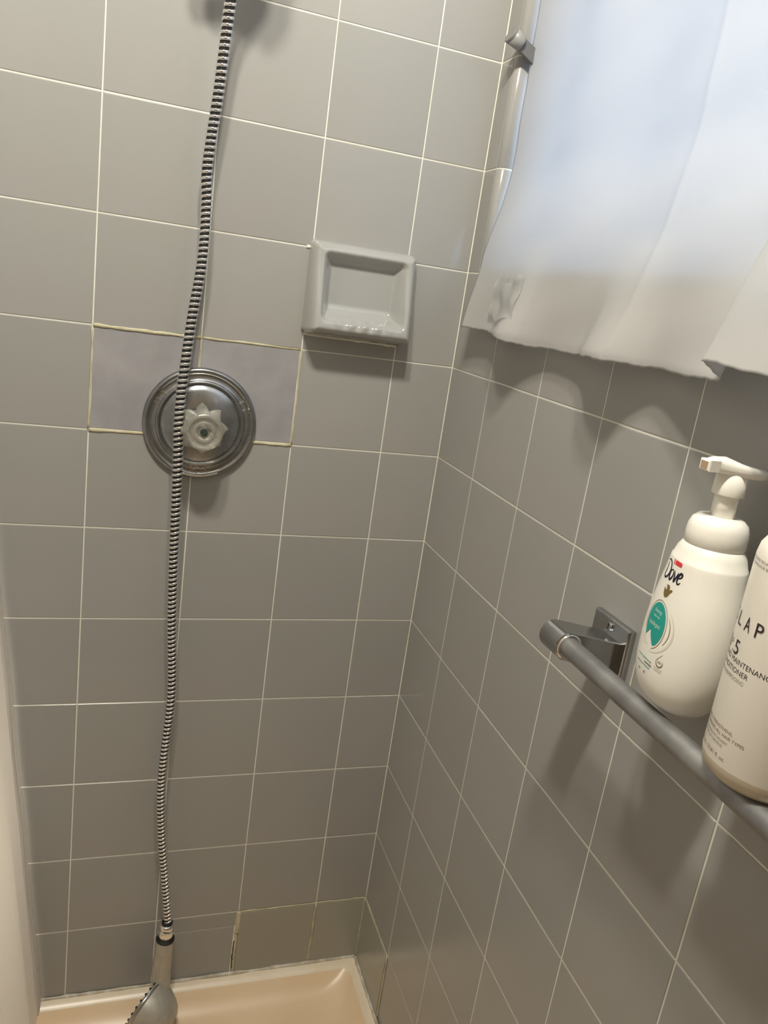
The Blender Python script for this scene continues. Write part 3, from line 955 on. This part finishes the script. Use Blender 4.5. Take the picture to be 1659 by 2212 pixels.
cond_text('number_five', [('N', 133.5, 144.0, -.5740, .0108), ('o', 147, 151.5, -.5685, .0052), ('.', 153.5, 155, -.5740, .0108), ('5', 157.5, 166.0, -.5740, .0108)], 'inkd', .0004)
cond_text('product_name', [('BOND MAINTENANCE', 133.5, 211.0, -.5795, .0040), ('CONDITIONER', 133.5, 186.5, -.5862, .0040)], 'inkd')
cond_text('french_name', [('APRÈS-SHAMPOOING', 133.5, 183.5, -.5918, .0030)], 'greyp')
cond_text('claims', [('REPAIRS, STRENGTHENS,', 133.5, 188.0, -.6305, .0026), ('& NOURISHES ALL HAIR TYPES', 133.5, 201.8, -.6350, .0026)], 'inkb')
cond_text('french_claims', [('RÉPARE, RENFORCE ET NOURRIT', 133.5, 185.4, -.6395, .0021), ('TOUS TYPES DE CHEVEUX', 133.5, 180.5, -.6430, .0021)], 'greyp')
cond_text('volume', [('1000 mL / 33.81 fl. oz.', 133.5, 187.0, -.6520, .0030)], 'inkb')
cond_text('patent_line', [('PATENTED TECHNOLOGY', 141.0, 188.0, -.5035, .0021), ('TECHNOLOGIE BREVETÉE', 141.0, 190.0, -.5070, .0021)], 'greyp')

# ================================================================== curtains
# window curtain: knots along the cloth (y, x at the hem, z of the hem)
KN = WINDOW_KNOTS = [(-.0780, -.030, -.3915), (-.124, -.024, -.3900), (-.178, -.026, -.3915), (-.236, -.044, -.3955), (-.272, -.028, -.3990), (-.318, -.018, -.3975), (-.405, -.020, -.3960),
      (-.452, -.040, -.3950), (-.488, -.046, -.3945), (-.523, -.028, -.3945), (-.560, -.022, -.3930), (-.640, -.040, -.3925), (-.682, -.050, -.3900),
      (-.690, -.060, -.3850), (-.686, -.078, -.3760), (-.7050, -.080, -.3760), (-.752, -.070, -.3790), (-.800, -.052, -.3850), (-.850, -.038, -.3880), (-.90, -.030, -.390), (-.95, -.045, -.390), (-1.0, -.030, -.390), (-1.06, -.028, -.390)]
kn = [Vector((v.y, v.x, v.z)) for v in catmull(KN, 12)]     # x off the wall, y along it, z of the hem
ztop = 0.585
NZ = 90
hem_w = [(-.42, 1.0), (-.385, 1.0), (-.345, .82), (-.315, .72), (-.285, .60), (-.25, .35), (-.17, .06), (-.06, 0), (1, 0)]
def hemw(z):
    return min(1.0, max(0.0, (-.262 - z) / .126)) ** 1.25
def wcurtain():
    vs, fs = [], []
    n = len(kn)
    for j in range(NZ + 1):
        t = j / NZ
        for i, k in enumerate(kn):
            zh = k.z + .0006 * math.sin(i * .43) + .0003 * math.sin(i * 1.3)
            z = zh + (ztop - zh) * t ** 1.35
            wgt = hemw(z)
            # gathers of the upper cloth in the recess, wider apart than the hem waves
            up = .019 - .006 * math.cos((k.y + .47 + .05 * t) * 2 * PI / .23)
            yy = k.y
            if i < 14: yy += (1 - wgt) * (.016 * (1 - i / 14))
            # the lap fold opens out below the sill only
            if i > 140:
                wgt = max(wgt, min(1.0, max(0.0, (-.14 - z) / .245)) ** 1.2)
            base = up + (-.0038 - up) * sm((-.15 - z) / .138)     # leaves the recess and lies over the sill edge
            x = base * (1 - wgt) + k.x * wgt
            x -= .0055 * math.exp(-abs(k.y + .500) / .010) * (1 - .6 * t)
            x += .0008 * math.sin(z * 70 + k.y * 25) * (1 - t)
            vs.append((x, yy, z))
    for j in range(NZ):
        for i in range(n - 1):
            a = j * n + i
            fs.append((a, a + 1, a + n + 1, a + n))
    return vs, fs
wc = tag(empty('window_curtain', (0, -.55, .585)), 'translucent white plastic curtain hanging over the window, scalloped at the hem', 'curtain')
wl = (0, -.55, .585)
cloth = obj('cloth', off(wcurtain(), wl), 'vinyl', wc, smooth=True)
sm_ = cloth.modifiers.new('thick', 'SOLIDIFY'); sm_.thickness = 0.0005
# crumpled clear film stuck low on the curtain's left side
def film():
    vs, fs = [], []
    nx, nzz = 16, 22
    for j in range(nzz + 1):
        for i in range(nx + 1):
            u, v = i / nx, j / nzz
            y = -.150 - .095 * u + .012 * (v - .5)
            z = -.371 + .062 * v + .004 * math.sin(u * 9) * (1 - v)
            wgt = hemw(z)
            kx = next((a[1] + (b[1] - a[1]) * (y - a[0]) / (b[0] - a[0]) for a, b in zip(KN, KN[1:]) if b[0] <= y <= a[0]), -.03)
            x = min(-.0038, .0) * (1 - wgt) + kx * wgt
            x -= .0022 * abs(math.sin(u * 7 + v * 3)) + .0014 * (1 + math.sin(v * 11 + u * 4)) + .0012
            vs.append((x, y, z))
    for j in range(nzz):
        for i in range(nx):
            if j > nzz - 5 and 5 < i < 10: continue
            a = j * (nx + 1) + i
            fs.append((a, a + 1, a + nx + 2, a + nx + 1))
    return vs, fs
obj('clear_patch', off(film(), wl), 'tape', wc, smooth=True)
rod = tag(obj('curtain_rod', tube([(.02, JY - .012, .592), (.02, -.5, .592), (.02, JY2 - .0, .592)], .008, 16), 'frame', smooth=True), 'thin white rod across the window recess holding the curtain', 'curtain rod')

# shower curtain at the left: leans in towards the pan at the bottom
def scurtain(dx=0.0, y_in=0.0, wid=None):
    vs, fs = [], []
    NY, NZ2 = 180, 50
    y0 = -.016 - y_in
    for j in range(NZ2 + 1):
        t = j / NZ2
        z = -1.750 + (0.28 + 1.750) * t
        xe = -.602 - .0925 * (z + 1.75)
        for i in range(NY + 1):
            s = i / NY
            y = y0 - s * (wid or 1.2)
            am = .006 + .020 * min(1, s * 3)
            x = xe - am * math.sin(s * (wid or 1.2) / .86 * 32) * (.55 + .45 * (1 - t)) - .05 * min(1, s * 1.2) + dx
            vs.append((x, y, z))
    n = NY + 1
    for j in range(NZ2):
        for i in range(NY):
            a = j * n + i
            fs.append((a, a + 1, a + n + 1, a + n))
    return vs, fs
sl_ = (-.75, -.45, .28)
sc_ = tag(empty('shower_curtain', sl_), 'white vinyl shower curtain hanging along the left edge', 'curtain')
o1 = obj('cloth', off(scurtain(), sl_), 'liner', sc_, smooth=True)
mod = o1.modifiers.new('thick', 'SOLIDIFY'); mod.thickness = 0.0008
def hemstrip():
    vs, fs = [], []
    n2 = 60
    for j in range(n2 + 1):
        z = -1.750 + 2.03 * j / n2
        xe = -.602 - .0925 * (z + 1.75)
        wv = .0012 * math.sin(z * 23)
        for (dx, y) in ((.002, -.0045), (.0045, -.0065), (.0030, -.0200), (.0010, -.0250), (-.002, -.0250), (-.002, -.0045)):
            vs.append((xe + dx + wv, y, z))
    for j in range(n2):
        for k in range(6):
            a = j * 6 + k; b = j * 6 + (k + 1) % 6
            fs.append((a, b, b + 6, a + 6))
    return vs, fs
obj('side_hem', off(hemstrip(), sl_), 'liner', sc_, smooth=True)
tag(obj('shower_curtain_rod', tube([(-.80, 0, .30), (-.80, -1.2, .30), (-.80, -2.6, .30)], .0125, 18), 'chrome', smooth=True), 'chrome rod above the shower curtain', 'curtain rod')

# ================================================================== stub hook by the window jamb
h0 = Vector((-.0244, -.070, .0187))
h1 = Vector((.0166, -.0680, -.0012))
hd = (h1 - h0).normalized()
hk = tag(empty('window_hook', h1), 'gray round-ended hook beside the window jamb, top left of the curtain', 'hook')
obj('knob_end', off(along(h0, hd, [(0, .0115), (.001, .0125), (.004, .0126)], 32), h1), 'hookg', hk, smooth=False)
obj('collar', off(along(h0, hd, [(.0038, .0123), (.021, .0100), (.0225, .009)], 32), h1), 'hookl', hk, smooth=True)
t_, a_, b_ = frame_of(hd, Vector((0, 0, 1)))
def hb(s, ha_, wb): return [h0 + hd * s + a_ * i * ha_ + b_ * k * wb for i, k in ((-1, -1), (1, -1), (1, 1), (-1, 1))]
obj('hook_arm', off(loft([hb(.020, .0085, .003), hb(.050, .0095, .003), hb(.072, .0095, .010)]), h1), 'hookd', hk)

# ================================================================== ceiling lamp
M['globe'] = emis('lamp_globe', (1.0, 0.86, 0.66, 1), 6.0)
lamp = tag(empty('ceiling_lamp', (-.56, -.905, CEIL)), 'two-bulb ceiling lamp above the shower', 'lamp')
ll = (-.56, -.905, CEIL)
obj('canopy', lathe_z([(.09, 0), (.09, -.02), (.06, -.035), (.0, -.036)], 40, cap1=False), 'chrome', lamp, smooth=True)
for b in BULBS:
    obj('bulb_socket', off(lathe_z([(.016, b[2] + .055), (.016, CEIL - .02)], 20, b[0], b[1]), ll), 'frame', lamp, smooth=True)
    obj('bulb', off(lathe_z([(.012, b[2] + .056), (.013, b[2] + .050), (.018, b[2] + .045), (.019, b[2] + .042)], 20, b[0], b[1], cap0=False), ll), 'globe', lamp, smooth=True)
